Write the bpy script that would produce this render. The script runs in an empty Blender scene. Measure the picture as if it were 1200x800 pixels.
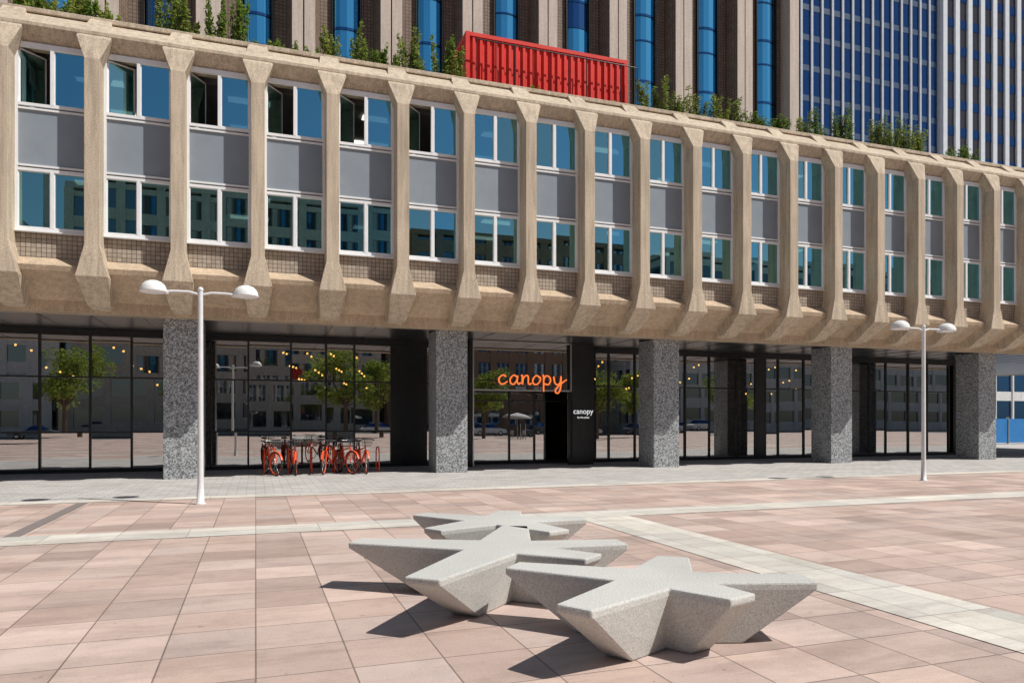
import bpy, math, random
from mathutils import Vector, Matrix
random.seed(7)
R=math.radians
scene=bpy.context.scene
col=scene.collection

# ---------------- materials ----------------
def newmat(name):
    m=bpy.data.materials.new(name); m.use_nodes=True
    nt=m.node_tree; nt.nodes.clear()
    out=nt.nodes.new('ShaderNodeOutputMaterial')
    return m,nt,out
def N(nt,t,**k):
    n=nt.nodes.new(t)
    for a,b in k.items(): setattr(n,a,b)
    return n
def c4(c): return (c[0],c[1],c[2],1)
def noise(nt,vec,scale,detail=6,rough=.6):
    n=N(nt,'ShaderNodeTexNoise'); n.inputs['Scale'].default_value=scale
    n.inputs['Detail'].default_value=detail; n.inputs['Roughness'].default_value=rough
    nt.links.new(vec,n.inputs['Vector']); return n.outputs['Fac']
def ramp(nt,fac,a,b,p0=.3,p1=.7):
    r=N(nt,'ShaderNodeValToRGB'); r.color_ramp.elements[0].position=p0; r.color_ramp.elements[1].position=p1
    r.color_ramp.elements[0].color=c4(a); r.color_ramp.elements[1].color=c4(b)
    nt.links.new(fac,r.inputs['Fac']); return r.outputs['Color']
def mixc(nt,a,b,fac,mode='MIX'):
    m=N(nt,'ShaderNodeMix',data_type='RGBA',blend_type=mode)
    for s,i in ((fac,0),(a,6),(b,7)):
        if hasattr(s,'is_output'): nt.links.new(s,m.inputs[i])
        elif i==0: m.inputs[0].default_value=s
        else: m.inputs[i].default_value=c4(s)
    return m.outputs[2]
def coords(nt,scale=(1,1,1)):
    t=N(nt,'ShaderNodeTexCoord'); mp=N(nt,'ShaderNodeMapping'); mp.inputs['Scale'].default_value=scale
    nt.links.new(t.outputs['Object'],mp.inputs['Vector']); return mp.outputs['Vector']
def principled(nt,out,color,rough=.7,metal=0,spec=.5):
    p=N(nt,'ShaderNodeBsdfPrincipled')
    if hasattr(color,'is_output'): nt.links.new(color,p.inputs['Base Color'])
    else: p.inputs['Base Color'].default_value=c4(color)
    p.inputs['Roughness'].default_value=rough
    p.inputs['Metallic'].default_value=metal
    p.inputs['Specular IOR Level'].default_value=spec
    nt.links.new(p.outputs[0],out.inputs['Surface']); return p
def bump(nt,p,h,strength=.3,dist=.01):
    b=N(nt,'ShaderNodeBump'); b.inputs['Strength'].default_value=strength; b.inputs['Distance'].default_value=dist
    nt.links.new(h,b.inputs['Height']); nt.links.new(b.outputs[0],p.inputs['Normal'])
def mk(name,c1,c2=None,scale=20,rough=.7,metal=0,bmp=0,streak=0,blotch=0,spec=.4,p0=.35,p1=.65,det=8):
    m,nt,out=newmat(name); v=coords(nt)
    if c2 is None: c2=tuple(x*.85 for x in c1)
    f=noise(nt,v,scale,det,.65); c=ramp(nt,f,c1,c2,p0,p1)
    if blotch:
        g=ramp(nt,noise(nt,v,.7,5),(1-blotch,)*3,(1,)*3,.35,.62); c=mixc(nt,c,g,1.0,'MULTIPLY')
    if streak:
        g=ramp(nt,noise(nt,coords(nt,(5,5,.35)),1.3,6),(1-streak,)*3,(1,)*3,.35,.6); c=mixc(nt,c,g,1.0,'MULTIPLY')
        g=ramp(nt,noise(nt,coords(nt,(14,14,.9)),1.0,4),(1-streak*.7,)*3,(1,)*3,.33,.48); c=mixc(nt,c,g,1.0,'MULTIPLY')
    p=principled(nt,out,c,rough,metal,spec)
    if bmp: bump(nt,p,f,bmp,.01)
    return m
def leafmat(name,c1,c2):
    m,nt,out=newmat(name); c=ramp(nt,noise(nt,coords(nt),5,4),c1,c2,.35,.65)
    d=N(nt,'ShaderNodeBsdfDiffuse'); t=N(nt,'ShaderNodeBsdfTranslucent'); mx=N(nt,'ShaderNodeMixShader'); mx.inputs[0].default_value=.4
    nt.links.new(c,d.inputs[0]); nt.links.new(c,t.inputs[0]); nt.links.new(d.outputs[0],mx.inputs[1]); nt.links.new(t.outputs[0],mx.inputs[2])
    nt.links.new(mx.outputs[0],out.inputs['Surface']); return m
def emis(name,c,s):
    m,nt,out=newmat(name); e=N(nt,'ShaderNodeEmission'); e.inputs[0].default_value=c4(c); e.inputs[1].default_value=s
    nt.links.new(e.outputs[0],out.inputs['Surface']); return m
def glass(name,refl,trans,fac,rough=.0):
    m,nt,out=newmat(name)
    g=N(nt,'ShaderNodeBsdfGlossy'); g.inputs['Color'].default_value=c4(refl); g.inputs['Roughness'].default_value=rough
    t=N(nt,'ShaderNodeBsdfTransparent'); t.inputs['Color'].default_value=c4(trans)
    lw=N(nt,'ShaderNodeLayerWeight'); lw.inputs['Blend'].default_value=.35
    mr=N(nt,'ShaderNodeMapRange'); mr.inputs['From Min'].default_value=0; mr.inputs['From Max'].default_value=1
    mr.inputs['To Min'].default_value=fac; mr.inputs['To Max'].default_value=1.0
    nt.links.new(lw.outputs['Fresnel'],mr.inputs['Value'])
    mx=N(nt,'ShaderNodeMixShader'); nt.links.new(mr.outputs[0],mx.inputs[0])
    nt.links.new(t.outputs[0],mx.inputs[1]); nt.links.new(g.outputs[0],mx.inputs[2])
    nt.links.new(mx.outputs[0],out.inputs['Surface']); return m
def opaque_glass(name,refl,base,fac,rough=.02):
    m,nt,out=newmat(name)
    g=N(nt,'ShaderNodeBsdfGlossy'); g.inputs['Color'].default_value=c4(refl); g.inputs['Roughness'].default_value=rough
    t=N(nt,'ShaderNodeBsdfDiffuse'); t.inputs['Color'].default_value=c4(base)
    mx=N(nt,'ShaderNodeMixShader'); mx.inputs[0].default_value=fac
    nt.links.new(t.outputs[0],mx.inputs[1]); nt.links.new(g.outputs[0],mx.inputs[2])
    nt.links.new(mx.outputs[0],out.inputs['Surface']); return m
def tiles(name,ca,cb,mortar,w,h,ms,rough=.7,var=.12,axes='XY',offset=0,fine=60,bmpd=.004,blotch=.15,stains=False):
    m,nt,out=newmat(name)
    t=N(nt,'ShaderNodeTexCoord'); s=N(nt,'ShaderNodeSeparateXYZ'); cb_=N(nt,'ShaderNodeCombineXYZ')
    nt.links.new(t.outputs['Object'],s.inputs[0])
    nt.links.new(s.outputs[axes[0]],cb_.inputs[0]); nt.links.new(s.outputs[axes[1]],cb_.inputs[1])
    b=N(nt,'ShaderNodeTexBrick'); b.offset=offset; b.squash=1
    b.inputs['Scale'].default_value=1; b.inputs['Brick Width'].default_value=w; b.inputs['Row Height'].default_value=h
    b.inputs['Mortar Size'].default_value=ms; b.inputs['Mortar Smooth'].default_value=.2
    b.inputs['Color1'].default_value=c4(ca); b.inputs['Color2'].default_value=c4(cb); b.inputs['Mortar'].default_value=c4(mortar)
    nt.links.new(cb_.outputs[0],b.inputs['Vector'])
    v=t.outputs['Object']
    c=b.outputs['Color']
    c=mixc(nt,c,ramp(nt,noise(nt,v,fine,6),(1-var,)*3,(1+var*.3,)*3,.3,.7),1.0,'MULTIPLY')
    c=mixc(nt,c,ramp(nt,noise(nt,v,.45,8,.7),(1-blotch,1-blotch*1.05,1-blotch*1.05),(1,)*3,.36,.6),1.0,'MULTIPLY')
    c=mixc(nt,c,ramp(nt,noise(nt,v,3.1,8,.75),(1-blotch*.8,)*3,(1,)*3,.34,.5),1.0,'MULTIPLY')
    if stains:
        c=mixc(nt,c,ramp(nt,noise(nt,v,9,5,.6),(.70,.68,.68),(1,)*3,.28,.34),1.0,'MULTIPLY')
        c=mixc(nt,c,ramp(nt,noise(nt,coords(nt,(.35,1.6,1)),1.0,8,.75),(.82,.81,.81),(1,)*3,.4,.52),1.0,'MULTIPLY')
        vm=N(nt,'ShaderNodeVectorMath',operation='DIVIDE'); vm.inputs[1].default_value=(w,h,1); nt.links.new(cb_.outputs[0],vm.inputs[0])
        fl=N(nt,'ShaderNodeVectorMath',operation='FLOOR'); nt.links.new(vm.outputs[0],fl.inputs[0])
        wn=N(nt,'ShaderNodeTexWhiteNoise',noise_dimensions='2D'); nt.links.new(fl.outputs[0],wn.inputs['Vector'])
        c=mixc(nt,c,ramp(nt,wn.outputs['Value'],(.84,.84,.86),(1.05,1.02,1.0),0,1),1.0,'MULTIPLY')
    p=principled(nt,out,c,rough,0,.35)
    inv=N(nt,'ShaderNodeMath',operation='SUBTRACT'); inv.inputs[0].default_value=1; nt.links.new(b.outputs['Fac'],inv.inputs[1])
    bump(nt,p,inv.outputs[0],.5,bmpd)
    return m

M={}
M['agg']=mk('aggregate_concrete',(.40,.32,.235),(.78,.65,.50),42,.9,bmp=.6,streak=.26,blotch=.12)
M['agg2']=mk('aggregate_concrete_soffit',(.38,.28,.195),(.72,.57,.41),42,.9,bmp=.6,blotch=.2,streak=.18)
M['granite']=mk('grey_granite',(.11,.115,.12),(.52,.535,.55),26,.45,bmp=.08,blotch=.08,p0=.42,p1=.60,det=4)
M['white']=mk('white_frame',(.76,.77,.79),(.82,.83,.84),3,.4)
M['spandrel']=mk('grey_spandrel_panel',(.245,.285,.33),(.27,.31,.355),2,.35,blotch=.06,spec=.5)
M['black']=mk('black_steel',(.012,.013,.014),(.02,.021,.022),5,.35)
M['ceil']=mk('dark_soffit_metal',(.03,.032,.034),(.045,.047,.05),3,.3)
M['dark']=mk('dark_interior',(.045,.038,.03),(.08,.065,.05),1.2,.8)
M['room']=mk('office_interior',(.16,.16,.16),(.2,.2,.2),2,.8)
M['blind']=mk('roller_blind',(.5,.5,.48),(.56,.56,.54),2,.8)
M['wtile']=tiles('mosaic_wall_tile',(.38,.32,.26),(.50,.43,.35),(.12,.09,.07),.11,.11,.008,.5,axes='XZ')
M['glassU']=glass('blue_window_glass',(.30,.80,1.0),(.06,.12,.16),.66)
M['glassT']=glass('teal_window_glass',(.48,.95,.98),(.10,.20,.20),.54)
M['glassG']=glass('shopfront_glass',(.98,.98,.98),(.34,.33,.31),.50)
M['towerglass']=opaque_glass('tower_blue_glass',(.24,.80,1.0),(.01,.16,.50),.78)
M['towerdark']=opaque_glass('tower_dark_blue_glass',(.12,.30,.60),(.005,.02,.06),.7)
M['towerpier']=mk('tower_pier_concrete',(.56,.46,.39),(.64,.54,.47),9,.85,streak=.15)
M['towertile']=tiles('tower_mosaic',(.21,.145,.105),(.28,.20,.15),(.08,.055,.04),.16,.16,.014,.6,axes='XZ')
M['towertileY']=tiles('tower_mosaic_side',(.21,.145,.105),(.28,.20,.15),(.08,.055,.04),.16,.16,.014,.6,axes='YZ')
M['stripe']=mk('white_cladding',(.62,.64,.68),(.7,.72,.75),2,.5)
M['greystripe']=mk('grey_mullion',(.40,.43,.49),(.48,.51,.57),2,.5)
M['navy']=opaque_glass('navy_curtain_glass',(.07,.18,.42),(.006,.018,.05),.6,.05)
M['rearglass']=opaque_glass('rear_window_glass',(.5,.55,.6),(.03,.04,.05),.45,.03)
M['bluepanel']=mk('blue_grey_panel',(.045,.075,.14),(.06,.10,.17),2,.4)
M['brownglass']=opaque_glass('bronze_curtain_glass',(.22,.21,.24),(.05,.042,.04),.4)
M['red']=mk('red_painted_steel',(.72,.022,.010),(.80,.035,.018),4,.45,blotch=.12)
M['bikered']=mk('bicycle_red_paint',(.85,.09,.03),(.9,.12,.04),4,.3)
M['rubber']=mk('tyre_rubber',(.02,.02,.02),(.03,.03,.03),30,.8)
M['chrome']=mk('brushed_metal',(.5,.5,.5),(.55,.55,.55),30,.3,metal=1)
M['lamp']=mk('lamp_white_paint',(.66,.67,.68),(.74,.75,.76),5,.4)
M['dome']=mk('lamp_dome_plastic',(.78,.78,.76),(.82,.82,.8),5,.3)
M['bench']=mk('cast_concrete_bench',(.40,.395,.37),(.62,.61,.58),80,.85,bmp=.35,blotch=.16,p0=.36,p1=.60)
M['leaf']=leafmat('foliage_leaves',(.07,.14,.02),(.15,.25,.04))
M['leafy']=leafmat('foliage_leaves_yellow',(.19,.26,.05),(.33,.36,.09))
M['bark']=mk('bark',(.09,.065,.045),(.15,.11,.08),20,.9,bmp=.5)
M['cream']=mk('cream_render',(.50,.45,.38),(.60,.54,.47),3,.8,streak=.15)
M['whitewall']=mk('white_render',(.60,.60,.58),(.70,.70,.68),3,.8,streak=.12)
M['brickw']=mk('brown_brick_wall',(.3,.19,.13),(.36,.23,.16),8,.8,streak=.1)
M['blue']=mk('blue_hoarding',(.02,.16,.42),(.03,.2,.5),2,.5)
M['carwhite']=mk('car_paint_white',(.7,.7,.7),(.74,.74,.74),2,.25)
M['cargrey']=mk('car_paint_grey',(.12,.13,.15),(.14,.15,.17),2,.25)
M['neon']=emis('orange_neon',(1,.20,.045),1.3)
M['signwhite']=emis('white_sign_letters',(1,1,1),.8)
M['bulb']=emis('warm_bulb',(1,.55,.12),8)
M['ceillight']=emis('office_ceiling_light',(1,.95,.85),1.8)
M['plaza']=tiles('pink_paving',(.50,.375,.32),(.68,.54,.475),(.26,.20,.17),.6,.6,.0065,.75,.14,stains=True,blotch=.15)
M['walk']=tiles('grey_granite_paving',(.46,.44,.42),(.58,.56,.54),(.26,.25,.24),.4,.2,.008,.75,.12,offset=.5,blotch=.14)
M['band']=tiles('cream_stone_band',(.64,.61,.54),(.76,.73,.66),(.42,.39,.34),.9,.42,.007,.7,.1,stains=True)
M['bandy']=tiles('cream_stone_band_b',(.64,.61,.54),(.76,.73,.66),(.40,.37,.33),.475,.9,.007,.7,.1,stains=True)
M['ground']=mk('asphalt_ground',(.10,.10,.10),(.14,.14,.14),12,.9)
M['drain']=mk('drain_stone',(.17,.15,.14),(.24,.2,.19),12,.8)
M['roof']=mk('roof_gravel',(.25,.24,.22),(.35,.33,.3),30,.9)

# ---------------- mesh builder ----------------
class MB:
    def __init__(s): s.v=[];s.f=[];s.m=[];s.mats=[];s.sm=[]
    def mi(s,m):
        if m not in s.mats: s.mats.append(m)
        return s.mats.index(m)
    def add(s,vs,fs,m,smooth=False):
        b=len(s.v); s.v+= [tuple(x) for x in vs]; i=s.mi(m)
        for f in fs: s.f.append(tuple(b+k for k in f)); s.m.append(i); s.sm.append(smooth)
    def box(s,x0,x1,y0,y1,z0,z1,m):
        s.add([(x0,y0,z0),(x1,y0,z0),(x1,y1,z0),(x0,y1,z0),(x0,y0,z1),(x1,y0,z1),(x1,y1,z1),(x0,y1,z1)],
              [(0,3,2,1),(4,5,6,7),(0,1,5,4),(1,2,6,5),(2,3,7,6),(3,0,4,7)],m)
    def quad(s,a,b,c,d,m): s.add([a,b,c,d],[(0,1,2,3)],m)
    def tube(s,a,b,r0,r1,m,n=10,caps=True):
        a=Vector(a);b=Vector(b);d=(b-a).normalized()
        u=d.orthogonal().normalized();w=d.cross(u)
        vs=[]
        for p,r in((a,r0),(b,r1)):
            for i in range(n):
                t=2*math.pi*i/n; vs.append(p+u*math.cos(t)*r+w*math.sin(t)*r)
        s.add(vs,[(i,(i+1)%n,n+(i+1)%n,n+i) for i in range(n)],m,True)
        if caps:
            s.add(vs[:n],[tuple(range(n-1,-1,-1))],m); s.add(vs[n:],[tuple(range(n))],m)
    def path(s,pts,r,m,n=8):
        for a,b in zip(pts[:-1],pts[1:]): s.tube(a,b,r,r,m,n)
    def torus(s,c,axis,R_,r,m,n=32,k=8):
        c=Vector(c);ax=Vector(axis).normalized();u=ax.orthogonal().normalized();w=ax.cross(u)
        vs=[]
        for i in range(n):
            t=2*math.pi*i/n; d=u*math.cos(t)+w*math.sin(t)
            for j in range(k):
                q=2*math.pi*j/k; vs.append(c+d*(R_+r*math.cos(q))+ax*r*math.sin(q))
        s.add(vs,[(i*k+j,((i+1)%n)*k+j,((i+1)%n)*k+(j+1)%k,i*k+(j+1)%k) for i in range(n) for j in range(k)],m,True)
    def lathe(s,c,prof,m,n=28):
        vs=[];
        for r,z in prof:
            for i in range(n):
                t=2*math.pi*i/n; vs.append((c[0]+r*math.cos(t),c[1]+r*math.sin(t),c[2]+z))
        s.add(vs,[(j*n+i,j*n+(i+1)%n,(j+1)*n+(i+1)%n,(j+1)*n+i) for j in range(len(prof)-1) for i in range(n)],m,True)
    def sphere(s,c,r,m,sq=1):
        pr=[(max(.0005,r*math.sin(math.pi*i/8)),-r*sq*math.cos(math.pi*i/8)) for i in range(9)]
        s.lathe(c,pr,m,12)
    def prism(s,prof,x0,x1,m,caps=True):
        n=len(prof); vs=[(x0,y,z) for y,z in prof]+[(x1,y,z) for y,z in prof]
        s.add(vs,[(i,(i+1)%n,n+(i+1)%n,n+i) for i in range(n)],m)
        if caps: s.add(vs,[tuple(range(n-1,-1,-1)),tuple(range(n,2*n))],m)
    def obj(s,name,parent=None,bevel=0,loc=None,rot=None):
        me=bpy.data.meshes.new(name); me.from_pydata(s.v,[],s.f)
        for m in s.mats: me.materials.append(M[m])
        me.polygons.foreach_set('material_index',s.m); me.polygons.foreach_set('use_smooth',s.sm); me.update()
        o=bpy.data.objects.new(name,me); col.objects.link(o)
        if parent: o.parent=parent
        if bevel:
            b=o.modifiers.new('bevel','BEVEL'); b.width=bevel; b.segments=2; b.limit_method='ANGLE'; b.angle_limit=R(30)
        if loc: o.location=loc
        if rot: o.rotation_euler=rot
        return o
def empty(name,loc=(0,0,0)):
    e=bpy.data.objects.new(name,None); col.objects.link(e); e.location=loc; return e

# ---------------- ground ----------------
g=MB(); g.quad((-700,-700,-.012),(700,-700,-.012),(700,700,-.012),(-700,700,-.012),'ground'); g.obj('ground')
g=MB(); g.quad((-70,-30,0),(90,-30,0),(90,16.4,0),(-70,16.4,0),'plaza'); g.obj('plaza_paving')
g=MB(); g.quad((-70,16.4,.003),(90,16.4,.003),(90,60,.003),(-70,60,.003),'walk'); g.obj('sidewalk')
g=MB()
g.quad((-70,10.9,.006),(90,10.9,.006),(90,11.72,.006),(-70,11.72,.006),'band')
g.quad((-70,16.2,.006),(90,16.2,.006),(90,16.75,.006),(-70,16.75,.006),'band')
g.quad((4.98,-20,.006),(5.93,-20,.006),(5.93,10.9,.006),(4.98,10.9,.006),'bandy')
g.quad((20.2,-20,.006),(21.1,-20,.006),(21.1,10.9,.006),(20.2,10.9,.006),'bandy')
g.quad((-3.28,11.72,.006),(-3.08,11.72,.006),(-3.08,16.2,.006),(-3.28,16.2,.006),'drain')
g.obj('paving_bands')

# ---------------- main office building ----------------
B=empty('office_building')
PX=-1.85; P=1.905
x0,x1=PX-6*P,PX+24*P
fins=[PX+P*k for k in range(-6,25)]
for i in range(-2,7):
    xl=-2.38+7.62*i
    if xl<x0+.5: continue
    m=MB(); m.box(xl,xl+1.0,21.9,22.95,0,4.40,'granite'); m.obj('granite_column',B,bevel=.012)
    m=MB(); m.box(xl-.0,xl+1.0,21.9,22.95,4.405,4.43,'black'); m.obj('column_head',B)
fm=MB()
prof=[(21.30,4.46,.20),(20.96,4.52,.26),(20.04,5.10,.36),(20.07,5.88,.170),(20.07,10.40,.170),(20.28,11.02,.38),(21.18,11.90,.24)]
backY=[21.7,21.7,21.7,21.5,21.5,21.6,21.7]
for X in fins:
    vs=[]
    for (y,z,h),by in zip(prof,backY):
        vs+=[(X-h,y,z),(X+h,y,z),(X+h,by,z),(X-h,by,z)]
    fs=[]
    for i in range(len(prof)-1):
        a=i*4;b=a+4
        fs+=[(a,a+1,b+1,b),(a+1,a+2,b+2,b+1),(a+3,a,b,b+3),(a+2,a+3,b+3,b+2)]
    fs+=[(3,2,1,0)]; e=(len(prof)-1)*4; fs+=[(e,e+1,e+2,e+3)]
    fm.add(vs,fs,'agg')
fm.obj('concrete_fins',B,bevel=.012)
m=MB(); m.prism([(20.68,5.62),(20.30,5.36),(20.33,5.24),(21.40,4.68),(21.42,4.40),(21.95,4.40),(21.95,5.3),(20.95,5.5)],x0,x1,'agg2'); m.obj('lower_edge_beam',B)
m=MB(); m.prism([(20.70,10.76),(20.36,11.12),(20.36,11.20),(21.28,11.84),(21.62,11.84),(21.62,11.0),(21.0,10.76)],x0,x1,'agg'); m.obj('parapet_beam',B)
m=MB(); m.box(x0,x1,21.2,21.66,11.845,11.97,'agg'); m.obj('parapet_coping',B,bevel=.015)
tb=MB();sp=MB();fr=MB();gl=MB();bl=MB()
D=-.08
def pane(xa,xb,za,zb,y,mat):
    a=random.uniform(-.005,.005);b=random.uniform(-.005,.005);c=random.uniform(-.005,.005)
    gl.quad((xa,y+a,za),(xb,y+b,za),(xb,y+c,zb),(xa,y+a+c-b,zb),mat)
for bi,(fa,fb) in enumerate(zip(fins[:-1],fins[1:])):
    a=fa+.165;b=fb-.165
    tb.box(a,b,20.72+D,20.95,5.45,6.22,'wtile')
    sp.box(a+.07,b-.07,20.70+D,20.78+D,7.82,9.18,'spandrel')
    def fb_(xa,xb,za,zb,pr=0): fr.box(xa,xb,20.66-pr+D,20.74+D,za,zb,'white')
    fb_(a,a+.065,6.22,10.80); fb_(b-.065,b,6.22,10.80)
    for z,h in ((6.22,.09),(7.68,.07),(7.79,.045),(9.17,.045),(9.26,.07),(10.68,.12)):
        fb_(a+.065,b-.065,z,z+h)
    fr.box(a-.01,b+.01,20.60+D,20.70+D,6.19,6.218,'white')
    cx=(a+b)/2
    for z0,z1 in ((6.31,7.68),(9.33,10.68)):
        fb_(cx-.04,cx+.04,z0,z1,.004)
        for s,(pa,pb) in enumerate(((a+.065,cx-.04),(cx+.04,b-.065))):
            up=z0>9
            xcen=(pa+pb)/2
            opened= up and s==0 and (-6.2<fa<4.2)
            mat='glassU' if (up or (xcen>1 and random.random()<.4)) else 'glassT'
            if up and xcen>5 and random.random()<.35: mat='glassT'
            if opened:
                ang=R(random.choice([40,52,30,58,46])); w=pb-pa; L=Vector((math.cos(ang),math.sin(ang),0))
                o=Vector((pa,20.74+D,0))
                def P3(t,z,off=0): q=o+L*t+Vector((-math.sin(ang),math.cos(ang),0))*off; return (q.x,q.y,z)
                gl.quad(P3(.04,z0+.04),P3(w-.04,z0+.04),P3(w-.04,z1-.04),P3(.04,z1-.04),'glassT')
                for t0,t1,za,zb in ((0,.05,z0,z1),(w-.05,w,z0,z1),(.05,w-.05,z0,z0+.05),(.05,w-.05,z1-.05,z1)):
                    vs=[P3(t0,za),P3(t1,za),P3(t1,za,.04),P3(t0,za,.04),P3(t0,zb),P3(t1,zb),P3(t1,zb,.04),P3(t0,zb,.04)]
                    fr.add(vs,[(0,3,2,1),(4,5,6,7),(0,1,5,4),(1,2,6,5),(2,3,7,6),(3,0,4,7)],'white')
            else:
                pane(pa,pb,z0,z1,20.715+D,mat)
                for q in ((pa,pa+.022,z0,z1),(pb-.022,pb,z0,z1),(pa+.022,pb-.022,z0,z0+.022),(pa+.022,pb-.022,z1-.022,z1)):
                    fr.box(q[0],q[1],20.685+D,20.705+D,q[2],q[3],'white')
                if random.random()<.3:
                    d=random.choice([.3,.5,.9,1.2]); bl.box(pa+.02,pb-.02,20.72,20.73,z1-d,z1,'blind')
tb.obj('mosaic_sill_wall',B); sp.obj('spandrel_panels',B); fr.obj('window_frames',B); gl.obj('window_glass',B); bl.obj('roller_blinds',B)
m=MB()
m.box(x0,x1,20.96,33.0,5.0,5.6,'room'); m.box(x0,x1,20.75,33.0,8.05,8.95,'room'); m.box(x0,x1,21.63,33.2,10.85,11.35,'room')
m.box(x0,x1,26.5,26.6,5.62,8.04,'room'); m.box(x0,x1,26.5,26.6,8.96,10.84,'room')
m.box(x0-.3,x0,20.8,33,4.4,11.8,'agg'); m.box(x1,x1+.3,20.8,33,4.4,11.8,'agg')
for k in range(-3,14):
    xx=PX+2*P*k+1.1
    for y in (22.2,24.3):
        for z in (10.83,8.03): m.box(xx,xx+1.15,y,y+.35,z-.03,z-.005,'ceillight')
m.obj('office_floors',B)
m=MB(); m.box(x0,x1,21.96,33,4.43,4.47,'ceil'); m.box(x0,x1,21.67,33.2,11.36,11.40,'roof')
for k in range(0,40):
    m.box(x0+.2+k*1.27,x0+.23+k*1.27,21.97,25.5,4.42,4.429,'black')
m.obj('soffit_and_roof',B)
# ground floor glazing
GY=25.6; GX1=31.2
m=MB();gg=MB()
def frame(xa,xb,za,zb,y=GY,d=.06,mat='black'): m.box(xa,xb,y-d,y+d,za,zb,mat)
posts=[x0]; x=x0
solid=[(4.5,5.75),(11.45,12.35),(19.9,20.4)]
stp=[1.15,1.35,1.15,.95,1.35]; i=0
while x<GX1-1.0:
    x+=stp[i%5]; i+=1; posts.append(min(x,GX1))
posts=[p for p in posts if not any(a-.1<p<b+.1 for a,b in solid) and not 7.3<p<11.4]
for a,b in solid: posts+= [a,b]
posts+=[7.4,11.4,8.9,9.9]
posts=sorted(set(posts))
frame(x0,GX1,.0,.12,d=.075); frame(x0,GX1,4.22,4.425,d=.075)
for p in posts: frame(p-.03,p+.03,.12,4.22)
for pa,pb in zip(posts[:-1],posts[1:]):
    if any(abs(pa-a)<.01 for a,b in solid):
        m.box(pa+.03,pb-.03,GY-.05,GY+.05,.12,4.22,'black'); continue
    pa_,pb_=pa+.03,pb-.03
    zs=[.12,2.35,3.45,4.22] if 7.3<pa<11.3 else ([.12,1.25,2.95,4.22] if pa<7 else [.12,2.95,4.22])
    for z0,z1 in zip(zs[:-1],zs[1:]):
        j=random.uniform(-.008,.008);k=random.uniform(-.008,.008)
        gg.quad((pa_,GY+j,z0),(pb_,GY+k,z0),(pb_,GY+k-j,z1),(pa_,GY,z1),'glassG')
        if z1<4: m.box(pa_,pb_,GY-.045,GY+.045,z1-.025,z1+.025,'black')
m.box(GX1+.0,GX1+.2,GY,32.9,0,4.42,'black')
# entrance portal
m.box(7.0,7.15,24.3,25.5,0,4.42,'black'); m.box(10.80,11.75,24.3,24.5,0,4.42,'black')
m.box(7.16,10.79,24.3,24.40,2.66,2.71,'chrome'); m.box(7.16,10.79,24.3,24.40,4.36,4.41,'chrome')
m.box(7.10,7.145,24.25,24.299,0,4.41,'chrome'); m.box(10.80,10.84,24.25,24.299,2.66,4.41,'chrome')
m.box(7.16,10.79,24.62,24.66,2.72,4.40,'black')
gg.quad((7.16,24.45,2.72),(10.79,24.45,2.72),(10.79,24.45,4.35),(7.16,24.45,4.35),'glassG')
for xx in (9.3,9.5): m.tube((xx,GY-.14,.9),(xx,GY-.14,1.5),.015,.015,'chrome')
m.obj('shopfront_frames',B); gg.obj('shopfront_glass',B)
m=MB()
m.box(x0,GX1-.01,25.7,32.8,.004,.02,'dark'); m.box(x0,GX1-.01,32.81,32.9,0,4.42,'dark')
for k in range(-1,5):
    xl=-2.38+7.62*k; m.box(xl+.1,xl+.9,28.5,29.3,.021,4.42,'cream')
m.box(1,4.2,30,30.8,.021,1.1,'brickw'); m.box(14,18,30.5,31.2,.021,1.1,'brickw')
for k in range(9):
    xx=-6+k*3.9+random.random()
    m.tube((xx,27.2,.02),(xx,27.2,.72),.03,.03,'black'); m.lathe((xx,27.2,.72),[(.001,0),(.4,0),(.4,.03),(.001,.03)],'brickw')
    for s in (-.65,.65):
        for a in (-.18,.18):
            for c in (-.18,.18): m.tube((xx+s+a,27.2+c,.02),(xx+s+a,27.2+c,.45),.015,.015,'black',6)
        m.box(xx+s-.2,xx+s+.2,27,27.4,.45,.49,'brickw'); m.box(xx+s+(.17 if s>0 else -.2),xx+s+(.2 if s>0 else -.17),27,27.4,.49,.9,'brickw')
m.obj('lobby_interior',B)
m=MB()
for xx,n in ((-7,5),(-4.3,6),(.9,8),(1.7,6),(2.5,7),(3.3,6),(13.1,5),(15.0,7),(16.3,6),(17.6,6),(21.5,6),(23.0,6),(24.5,5)):
    for q in range(n):
        t=q/(n-1); m.sphere((xx+t*.9,26.3+t*3.2,3.95-.9*t+.15*math.sin(q*2.1)),.038,'bulb')
m.obj('string_light_bulbs',B)

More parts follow.
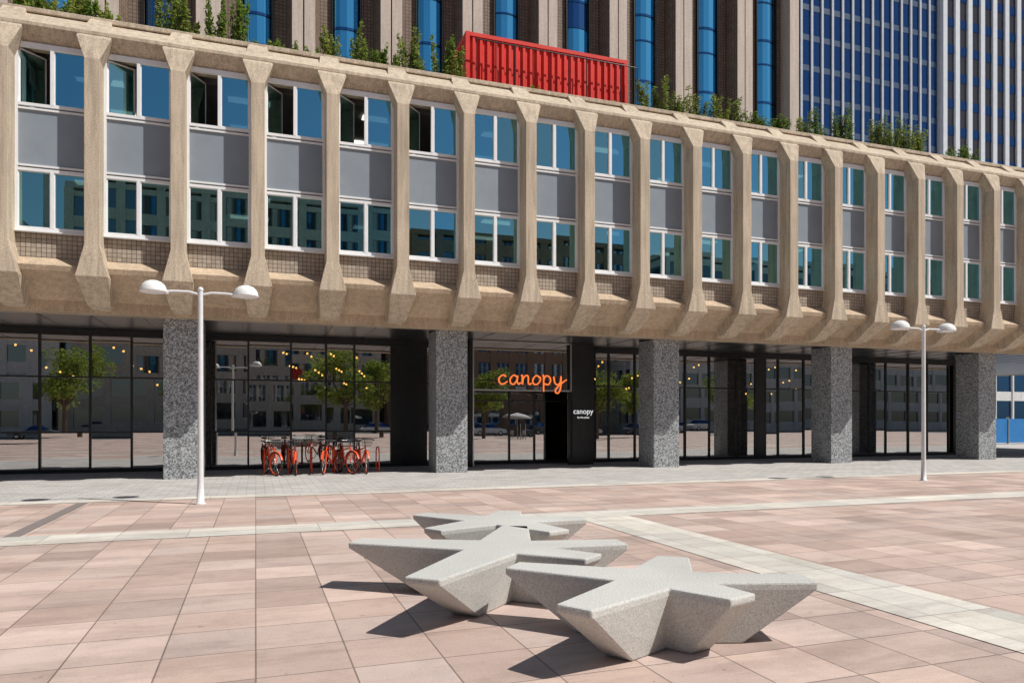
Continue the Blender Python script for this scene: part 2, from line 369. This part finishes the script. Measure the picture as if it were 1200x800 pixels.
def text(name,body,size,loc,mat,parent=None,ext=.02):
    cu=bpy.data.curves.new(name,'FONT'); cu.body=body; cu.size=size; cu.extrude=ext; cu.align_x='CENTER'
    cu.materials.append(M[mat])
    o=bpy.data.objects.new(name,cu); col.objects.link(o); o.location=loc; o.rotation_euler=(R(90),0,0)
    if parent: o.parent=parent
    return o
def neon():
    s=empty('neon_sign')
    m=MB(); S_=.93
    def stroke(pts,r=.026):
        P_=[Vector((9.25+p[0]*S_,24.22,2.90+p[1]*S_)) for p in pts]
        out=[]
        for i in range(len(P_)-1):
            p0=P_[max(i-1,0)];p1=P_[i];p2=P_[i+1];p3=P_[min(i+2,len(P_)-1)]
            for t in (0,.2,.4,.6,.8):
                out.append(.5*((2*p1)+(-p0+p2)*t+(2*p0-5*p1+4*p2-p3)*t*t+(-p0+3*p1-3*p2+p3)*t**3))
        out.append(P_[-1])
        m.path(out,r,'neon',6)
        m.path([p+Vector((0,.028,0)) for p in out],r*1.3,'chrome',6)
    h=.34
    def L(x,pts): stroke([(x+a*.36,b*h) for a,b in pts])
    L(-1.30,[(.8,.8),(.5,1),(.1,.75),(0,.35),(.25,0),(.6,.05),(.95,.3)])
    L(-.86,[(.85,.75),(.45,1),(.05,.6),(.1,.1),(.45,0),(.8,.5),(.88,.95),(.82,.3),(1.0,0),(1.2,.2)])
    L(-.40,[(0,.9),(.12,.98),(.12,0),(.25,.7),(.6,1),(.8,.8),(.8,.15),(1.0,0),(1.15,.15)])
    L(.06,[(.85,.75),(.45,1),(.05,.6),(.1,.1),(.45,0),(.8,.3),(.9,.75),(.5,1)])
    L(.48,[(0,.95),(.1,.98),(.1,-.8)]); L(.48,[(.1,.6),(.4,1),(.8,.85),(.9,.4),(.6,0),(.1,.15)])
    L(.94,[(0,.95),(.1,.3),(.4,0),(.75,.3),(.85,.98),(.8,-.3),(.5,-.95),(.15,-.7),(.5,-.2),(1.2,.4),(1.5,.6)])
    m.box(7.2,10.75,24.27,24.29,3.02,3.04,'black')
    m.obj('letters',s); return s
neon()
S=empty('wall_sign')
m=MB(); m.box(10.86,11.74,24.25,24.29,.25,2.9,'black'); m.obj('panel',S)
text('letters','canopy',.28,(11.3,24.24,1.86),'signwhite',S,.004)
text('small_letters','by the plaza',.10,(11.3,24.24,1.70),'signwhite',S,.004)

# ---------------- shipping container ----------------
m=MB()
CX0,CX1,CY0,CY1,CZ0,CZ1=6.75,12.95,23.9,26.3,12.2,14.88
m.box(CX0+.05,CX1-.05,CY0+.09,CY1-.05,CZ0+.05,CZ1-.06,'red')
for xa in (CX0,CX1-.14): 
    for ya in (CY0,CY1-.14): m.box(xa,xa+.14,ya,ya+.14,CZ0,CZ1,'red')
for z in (CZ0,CZ1-.14):
    m.box(CX0+.14,CX1-.14,CY0,CY0+.08,z,z+.13,'red'); m.box(CX0,CX0+.08,CY0+.14,CY1-.14,z,z+.13,'red')
x=CX0+.2
while x<CX1-.3:
    zb,zt=CZ0+.13,CZ1-.14
    m.add([(x,CY0+.085,zb),(x+.05,CY0+.02,zb),(x+.13,CY0+.02,zb),(x+.18,CY0+.085,zb),(x,CY0+.085,zt),(x+.05,CY0+.02,zt),(x+.13,CY0+.02,zt),(x+.18,CY0+.085,zt)],[(0,1,5,4),(1,2,6,5),(2,3,7,6)],'red')
    x+=.262
y=CY0+.2
while y<CY1-.3:
    m.add([(CX0+.045,y,zb),(CX0+.0,y+.05,zb),(CX0,y+.13,zb),(CX0+.045,y+.18,zb),(CX0+.045,y,zt),(CX0,y+.05,zt),(CX0,y+.13,zt),(CX0+.045,y+.18,zt)],[(4,5,1,0),(5,6,2,1),(6,7,3,2)],'red'); y+=.262
for xa in (CX0,CX1-.3,(CX0+CX1)/2):
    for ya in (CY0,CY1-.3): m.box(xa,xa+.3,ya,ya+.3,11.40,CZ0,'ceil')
m.obj('shipping_container')
m=MB()
for k in range(10):
    xx=CX0+.3+k*.68; m.tube((xx,23.6,11.4),(xx,23.6,14.55),.02,.02,'black',6)
m.path([(CX0+.3,23.6,14.5),(CX0+.3+9*.68,23.6,14.5)],.02,'black'); m.path([(CX0+.3,23.6,13.0),(CX0+.3+9*.68,23.6,13.0)],.015,'black')
m.obj('rooftop_railing')

# ---------------- tower behind ----------------
T=empty('tower_block')
TY=33.4; TP=3.81; H=62
wx=[-3.75+TP*k for k in range(-4,9)]
TX0=wx[0]-1.9; TX1=wx[-1]+1.15
m=MB(); m.box(TX0,TX1,TY+.4,TY+18,0,H,'towertile'); m.obj('core',T)
pm=MB(); tl=MB(); wg=MB(); wd=MB()
for k,X in enumerate(wx):
    n=6; w=.60
    pts=[(X-w*math.cos(math.pi*i/n),TY+.25-.34*math.sin(math.pi*i/n)) for i in range(n+1)]
    z=9
    while z<H:
        for za,zb,mm,off in ((z,z+2.0,'towerglass',0),(z+2.0,z+2.08,'towerdark',.03),(z+2.08,z+3.3,'towerdark' if (k*7+int(z*3))%5==0 else 'towerglass',0),(z+3.3,z+3.42,'towerdark',.03)):
            q=[(px,py-off) for px,py in pts]
            wg.add([(a,b,za) for a,b in q]+[(a,b,zb) for a,b in q],[(i,i+1,n+2+i,n+1+i) for i in range(n)],mm,False)
        z+=3.42
    tl.box(X-1.2,X-.60,TY+.12,TY+.39,9,H,'towertile'); tl.box(X+.60,X+1.2,TY+.12,TY+.39,9,H,'towertile')
    for s in (-1,1):
        wd.box(X+s*.635-.03,X+s*.635+.03,TY-.02,TY+.11,9,H,'black')
    if k<len(wx)-1:
        a=X+1.2; b=X+TP-1.2; c=(a+b)/2
        z0,z1=9,H
        y0=TY-.65
        fa,fb=a+.22,b-.22
        pm.box(fa,c-.03,y0,TY+.38,z0,z1,'towerpier'); pm.box(c+.03,fb,y0,TY+.38,z0,z1,'towerpier'); pm.box(c-.03,c+.03,y0+.06,TY+.38,z0,z1,'black')
        pm.add([(a,TY+.1,z0),(fa-.002,y0+.02,z0),(fa-.002,y0+.02,z1),(a,TY+.1,z1)],[(0,1,2,3)],'towertileY')
        pm.add([(b,TY+.1,z0),(fb+.002,y0+.02,z0),(fb+.002,y0+.02,z1),(b,TY+.1,z1)],[(0,1,2,3)],'towertileY')
pm.box(TX1-.1,TX1+.5,TY-.65,TY+18,0,H,'towerpier')
pm.obj('piers',T); tl.obj('mosaic_walls',T); wg.obj('bow_windows',T); wd.obj('window_jambs',T)

# ---------------- generic grid building ----------------
def grid_building(name,xa,xb,ya,yb,h,fl,pitch,fw,wall,gls,spn=.9,proud=.25,front=-1,base=0,spm=None,ppd=.6):
    E=empty(name)
    m=MB(); m.box(xa,xb,ya,yb,base,h,gls); m.obj('glazing',E)
    m=MB()
    def yr(p): return (ya-p,ya-.002) if front<0 else (yb+.002,yb+p)
    z=base
    while z<h:
        y0,y1=yr(proud*ppd); m.box(xa,xb,y0,y1,z,min(z+spn,h),spm or wall)
        m.box(xa-proud*ppd,xa-.002,ya,yb,z,min(z+spn,h),spm or wall); z+=fl
    x=xa
    while x<xb+.01:
        y0,y1=yr(proud); m.box(x-fw/2,x+fw/2,y0,y1,base,h+.3,wall); x+=pitch
    y=ya
    while y<yb+.01:
        m.box(xa-proud,xa-.002,y-fw/2,y+fw/2,base,h+.3,wall); y+=pitch
    m.box(xa-proud-.1,xb+.3,ya-proud-.1,yb+proud+.1,h+.3,h+.9,wall)
    m.obj('walls',E); return E
grid_building('office_tower',57.8,82.6,70,95,110,3.6,1.55,.30,'greystripe','navy',spn=.7,proud=.20,spm='bluepanel',ppd=.2)
grid_building('office_tower',83.6,125,72,100,118,3.6,2.3,.75,'stripe','brownglass',spn=1.2,proud=.3,spm='navy',ppd=.15)
m=MB(); m.box(82.75,83.45,69.3,95,0,118,'stripe'); m.obj('tower_corner_pier')
grid_building('low_office_building',52,110,52,66,13,3.6,2.4,.2,'whitewall','navy',spn=.9,proud=.2)
m=MB()
for k in range(14):
    m.box(45+k*2,46.94+k*2,36,36.06,.1,1.75,'blue'); m.box(46.94+k*2,47+k*2,35.95,36.1,0,1.85,'chrome')
m.obj('construction_fence')
grid_building('apartment_building',-70,-22,-62,-46,21,3.2,3.2,1.3,'whitewall','rearglass',spn=1.3,front=1)
grid_building('apartment_building',-20,16,-60,-48,27,3.3,3.6,.9,'cream','rearglass',spn=1.2,front=1)
grid_building('apartment_building',18,52,-64,-50,25,3.3,2.8,1.0,'brickw','rearglass',spn=1.5,front=1)
grid_building('apartment_building',55,120,-60,-46,24,3.3,4,.6,'whitewall','rearglass',spn=1.5,front=1)

def car(X,Y,mat):
    m=MB()
    body=[(-2.1,.35),(-2.15,.75),(-1.95,.92),(-1.3,.98),(1.2,.95),(2.0,.80),(2.15,.6),(2.1,.35)]
    cab=[(-1.75,.97),(-1.25,1.42),(.35,1.46),(1.15,.96)]
    def pr(prof,hy0,hy1,mt):
        n=len(prof); zmin=min(p[1] for p in prof); zmax=max(p[1] for p in prof)
        hw=[hy0+(hy1-hy0)*(p[1]-zmin)/(zmax-zmin) for p in prof]
        vs=[(X+p[0],Y-h,p[1]) for p,h in zip(prof,hw)]+[(X+p[0],Y+h,p[1]) for p,h in zip(prof,hw)]
        m.add(vs,[(i,(i+1)%n,n+(i+1)%n,n+i) for i in range(n)]+[tuple(range(n-1,-1,-1)),tuple(range(n,2*n))],mt)
    pr(body,.88,.84,mat); pr(cab,.80,.62,'navy'); m.box(X-1.2,X+.3,Y-.6,Y+.6,1.45,1.48,mat)
    for a in (-1.3,1.3):
        for s in (-.8,.8):
            m.torus((X+a,Y+s,.33),(0,1,0),.24,.09,'rubber',20,8); m.tube((X+a,Y+s-.05,.33),(X+a,Y+s+.05,.33),.18,.18,'chrome',14)
    m.obj('parked_car')
for k,X in enumerate((-34,-27,-20,14,20,27,34,41,48,55)): car(X,-33,'carwhite' if k%2 else 'cargrey')

# ---------------- foliage ----------------
def leaves(m,c,rad,n,size,mats):
    for _ in range(n):
        while True:
            d=Vector((random.uniform(-1,1),random.uniform(-1,1),random.uniform(-1,1)))
            if d.length<1: break
        p=Vector(c)+Vector((d.x*rad[0],d.y*rad[1],d.z*rad[2]))
        a=Vector((random.gauss(0,1),random.gauss(0,1),random.gauss(0,.7))).normalized(); b=a.orthogonal().normalized()
        s=size*random.uniform(.6,1.3)
        m.add([p-a*s,p-b*s*.5,p+a*s,p+b*s*.5],[(0,1,2,3)],random.choice(mats))
def shrub(X,h,w,mats):
    m=MB()
    for k in range(7):
        dx=random.uniform(-w,w); hh=h*random.uniform(.45,1.0)
        base=Vector((X+dx*.5,22.0+random.uniform(-.1,.2),11.7)); tip=base+Vector((dx*.8,random.uniform(-.2,.2),hh+.28))
        m.tube(base,tip,.018,.006,'bark',5)
        for q in range(6):
            t=.3+.7*q/5; c=base.lerp(tip,t)
            leaves(m,c,(.21*(1.25-t),.18,.14),24,.06,mats)
    m.obj('rooftop_shrub')
for a,b,d,h in ((-5.6,-3.4,.55,1.15),(-2.4,-.3,.5,2.0),(.2,2.0,.9,.6),(2.2,4.2,.6,1.4),(4.4,6.3,.5,1.85),(6.5,12.4,1.5,.3),(12.6,15.5,.6,1.65),(16.3,18.8,.7,1.3),(19.2,21.8,.65,1.6),(22.8,25.4,.5,1.7),(26.9,28.1,.5,1.5)):
    x=a
    while x<b:
        shrub(x,h*random.uniform(.5,1.0),.3,random.choice([['leaf','leaf','leafy'],['leaf','leafy','leafy'],['leafy']])); x+=d*random.uniform(.6,1.5)
m=MB(); m.box(-8,30,21.8,22.75,11.402,11.78,'ceil'); m.obj('rooftop_planter')
def tree(X,Y,h):
    m=MB(); m.tube((X,Y,0),(X,Y,h*.38),.2,.14,'bark',10)
    for k in range(26):
        a=random.uniform(0,6.28); r=h*.27*math.sqrt(random.random()); z=h*random.uniform(.42,.92)
        if z>h*.75: r*=.6
        c=Vector((X+r*math.cos(a),Y+r*math.sin(a),z))
        m.tube((X,Y,h*.36),c,.07,.02,'bark',5)
        leaves(m,c,(h*.12,h*.12,h*.09),150,.13,['leaf','leafy','leafy'])
    m.obj('tree')
for X,Y,h in ((6.5,-12,7.8),(10.5,-14,7.5),(-14,-16,8),(33,-14,7.5),(39,-18,7),(22,-19,7),(-30,-22,8),(55,-25,8)): tree(X,Y,h)
for k,(X,Y) in enumerate(((16,-24),(27,-23))):
    m=MB(); m.tube((X,Y,0),(X,Y,2.7),.03,.03,'chrome'); m.lathe((X,Y,2.3),[(1.6,-.15),(1.6,0),(.9,.28),(.02,.5)],'blind',8)
    for s in (-.7,.7):
        m.box(X+s-.22,X+s+.22,Y-.22,Y+.22,.42,.46,'blind')
        for a in (-.18,.18):
            for c in (-.18,.18): m.tube((X+s+a,Y+c,0),(X+s+a,Y+c,.42),.015,.015,'chrome',5)
        m.box(X+s-.22,X+s+.22,Y+.18,Y+.22,.46,.9,'blind')
    m.obj('cafe_parasol')

# ---------------- lamps ----------------
def lamp(X,Y):
    m=MB()
    m.lathe((X,Y,0),[(.0,.0),(.10,0),(.10,.02),(.07,.03),(.06,.35),(.057,.4)],'lamp',20)
    m.tube((X,Y,.35),(X,Y,4.12),.055,.045,'lamp',16)
    m.sphere((X,Y,4.12),.055,'lamp')
    for s in (-1,1):
        pts=[(X,Y,4.02),(X+s*.2,Y,4.07),(X+s*.45,Y,4.07),(X+s*.66,Y,4.05)]
        m.path(pts,.024,'lamp',10)
        c=(X+s*.82,Y,4.04)
        m.lathe(c,[(.001,-.03),(.15,-.028),(.235,-.012),(.245,.0),(.24,.012)],'lamp',28)
        m.lathe(c,[(.232,.012),(.225,.07),(.195,.13),(.14,.18),(.07,.207),(.001,.215)],'dome',28)
        m.box(c[0]-.06 if s<0 else c[0]-.26,c[0]+.26 if s<0 else c[0]+.06,Y-.045,Y+.045,4.01,4.06,'lamp')
    m.obj('street_lamp')
lamp(-1.0,15.2); lamp(16.9,14.75)

# ---------------- star benches ----------------
th=R(19.4); cs,sn=math.cos(th),math.sin(th)
def W(xc,z): return (xc*cs+z*sn, -xc*sn+z*cs)
def bench(cen,tips,tw=.27,notch=.40):
    cx,cz=cen
    arms=[]
    for (a,b) in tips:
        dx,dz=a-cx,b-cz; arms.append((math.atan2(dz,dx),math.hypot(dx,dz)))
    arms.sort()
    Htop=.45
    top=[];bot=[]
    n=len(arms)
    for i,(an,r) in enumerate(arms):
        d=Vector((math.cos(an),math.sin(an)));p=Vector((-d.y,d.x))
        for s in (-1,1):
            top.append(d*r+p*s*tw/2); bot.append(d*r*.52+p*s*tw*.40)
        a2,r2=arms[(i+1)%n]; 
        if i==n-1: a2+=2*math.pi
        am=(an+a2)/2; gap=a2-an
        nr=notch*(1.0 if gap>1.1 else 1.15)
        d=Vector((math.cos(am),math.sin(am))); top.append(d*nr); bot.append(d*nr*.70)
    m=MB(); k=len(top)
    def ring(pts,z,sc=1): 
        out=[]
        for p in pts:
            w=W(cx+p.x*sc,cz+p.y*sc); out.append((w[0],w[1],z))
        return out
    vs=ring(top,Htop)+ring(top,Htop-.05,1.0)+ring(bot,.0)
    fs=[tuple(range(k))]+[(i,k+i,k+(i+1)%k,(i+1)%k) for i in range(k)]+[(k+i,2*k+i,2*k+(i+1)%k,k+(i+1)%k) for i in range(k)]+[tuple(range(3*k-1,2*k-1,-1))]
    m.add(vs,fs,'bench')
    m.obj('concrete_star_bench',bevel=.014)
bench((1.09,5.36),[(0.0,5.84),(1.37,6.2),(2.19,5.33),(1.52,4.78),(.38,4.50)],notch=.36)
bench((-.08,6.72),[(-1.52,7.04),(-.66,5.33),(1.06,6.96),(.03,8.0),(.70,6.2)],tw=.3,notch=.40)
bench((-.16,8.5),[(-1.15,9.05),(.86,8.68),(-.02,9.35),(-.85,7.75),(.5,7.65)],tw=.28)

# ---------------- bicycles ----------------
def bike(X,Y,yaw,steer):
    m=MB(); r=.33
    rw=Vector((-.52,0,r+.02)); fw=Vector((.54,0,r+.02))
    bb=Vector((-.08,0,.30)); seat=Vector((-.25,0,.82)); head=Vector((.36,0,.86)); headb=Vector((.40,0,.70))
    def wheel(c,ax):
        m.torus(c,ax,r,.022,'rubber',36,8); m.torus(c,ax,r-.028,.014,'bikered',36,6)
        ax=Vector(ax).normalized(); u=ax.orthogonal().normalized(); w=ax.cross(u)
        for k in range(14):
            t=2*math.pi*k/14; m.tube(c+ax*.02*(1 if k%2 else -1),c+(u*math.cos(t)+w*math.sin(t))*(r-.03),.003,.003,'chrome',4,False)
        m.tube(c-ax*.05,c+ax*.05,.022,.022,'chrome',10)
    wheel(rw,(0,1,0)); sa=Vector((math.sin(steer)*-1,math.cos(steer),0)); wheel(fw,sa)
    T=lambda a,b,q=.017,mt='bikered': m.tube(a,b,q,q,mt,8)
    T(bb,seat,.02);T(seat-Vector((-.03,0,.12)),headb+Vector((-.01,0,.1)),.02);T(bb,headb,.025);T(headb,head,.023)
    for s in (-.05,.05):
        o=Vector((0,s,0)); T(rw+o,bb+o*.6,.012);T(rw+o,seat-Vector((0,0,.1))+o*.3,.011)
        o2=sa*s*1.0; T(fw+o2,headb+o2*.7,.014)
    T(seat,seat+Vector((-.04,0,.13)),.014,'chrome')
    m.add([tuple(seat+Vector(v)) for v in ((-.16,-.09,.13),(-.16,.09,.13),(.14,.02,.15),(.14,-.02,.15),(-.16,-.09,.19),(-.16,.09,.19),(.14,.02,.185),(.14,-.02,.185))],[(3,2,1,0),(4,5,6,7),(0,1,5,4),(1,2,6,5),(2,3,7,6),(3,0,4,7)],'rubber')
    T(head,head+Vector((-.03,0,.16)),.014,'chrome')
    hb=head+Vector((-.03,0,.16)); L=sa
    F=Vector((sa.y,-sa.x,0))
    m.path([hb-L*.30-F*.16,hb-L*.24-F*.02,hb-L*.08+F*.03,hb+L*.08+F*.03,hb+L*.24-F*.02,hb+L*.30-F*.16],.011,'chrome')
    for s in (-1,1): T(hb+L*.30*s-F*.16,hb+L*.265*s-F*.06,.018,'rubber')
    bc=fw+Vector((.02,0,.50))
    for zz,w in ((0,.12),(.1,.14),(.2,.16)):
        c=bc+Vector((0,0,zz)); q=[c-L*w-F*w*.75,c+L*w-F*w*.75,c+L*w+F*w*.75,c-L*w+F*w*.75]; m.path(q+[q[0]],.006,'black',5)
    for a in (-1,-.5,0,.5,1):
        for f in (-1,1): m.tube(bc+L*.12*a+F*.09*f,bc+L*.16*a+F*.12*f+Vector((0,0,.2)),.004,.004,'black',4)
    for c,ax in ((rw,Vector((0,1,0))),(fw,sa)):
        f=Vector((ax.y,-ax.x,0)); pr=[]
        for k in range(9):
            t=R(20+k*17.5) ; d=f*math.cos(t)+Vector((0,0,1))*math.sin(t)
            pr+= [c+d*(r+.04)-ax*.028,c+d*(r+.045),c+d*(r+.04)+ax*.028]
        m.add(pr,[(3*k+j,3*k+j+1,3*k+4+j,3*k+3+j) for k in range(8) for j in (0,1)],'bikered',True)
    m.torus(bb+Vector((0,-.05,0)),(0,1,0),.085,.006,'chrome',20,5)
    T(bb-Vector((0,.07,0)),bb+Vector((.1,-.07,-.13)),.009,'chrome');T(bb+Vector((0,.07,0)),bb+Vector((-.1,.07,.13)),.009,'chrome')
    m.box(bb.x+.06,bb.x+.14,-.16,-.075,bb.z-.14,bb.z-.12,'rubber'); m.box(bb.x-.14,bb.x-.06,.075,.16,bb.z+.12,bb.z+.14,'rubber')
    T(bb+Vector((-.1,.03,-.02)),Vector((-.22,.16,.0)),.008,'chrome')
    m.obj('bicycle',loc=(X,Y,0.003),rot=(R(random.uniform(-3,3)),0,yaw))
for X,yaw,st in ((.42,-76,.3),(1.06,-84,-.2),(2.15,-118,.2),(2.6,-76,.25),(3.08,-82,-.15)):
    bike(X,22.7,R(yaw),st)
m=MB()
for k in range(6):
    X=.25+k*.68
    m.path([(X,22.9,0),(X,22.9,.62),(X,22.98,.74),(X,23.1,.78),(X,23.3,.78),(X,23.42,.74),(X,23.5,.62),(X,23.5,0)],.02,'bikered')
m.obj('bicycle_rack')

# ---------------- light, world, camera ----------------
el=R(53); d=Vector((.78*math.cos(el),-.62*math.cos(el),math.sin(el))).normalized()
sun=bpy.data.lights.new('sun','SUN'); sun.energy=5.0; sun.angle=R(.5); sun.color=(1,.965,.90)
so=bpy.data.objects.new('sun',sun); col.objects.link(so); so.rotation_euler=d.to_track_quat('Z','Y').to_euler()
w=bpy.data.worlds.new('World'); scene.world=w; w.use_nodes=True
nt=w.node_tree; bg=nt.nodes['Background']
sky=nt.nodes.new('ShaderNodeTexSky'); sky.sky_type='NISHITA'; sky.sun_disc=False
sky.sun_elevation=el; sky.sun_rotation=math.atan2(d.x,d.y)
nt.links.new(sky.outputs[0],bg.inputs[0]); bg.inputs[1].default_value=.06
cam=bpy.data.cameras.new('camera'); cam.sensor_width=36; cam.lens=853/1200*36; cam.shift_y=.0775; cam.clip_end=2000
co=bpy.data.objects.new('camera',cam); col.objects.link(co); co.location=(0,0,1.6); co.rotation_euler=(R(90),0,-th)
scene.camera=co
scene.view_settings.view_transform='Standard'; scene.view_settings.look='None'; scene.view_settings.exposure=0
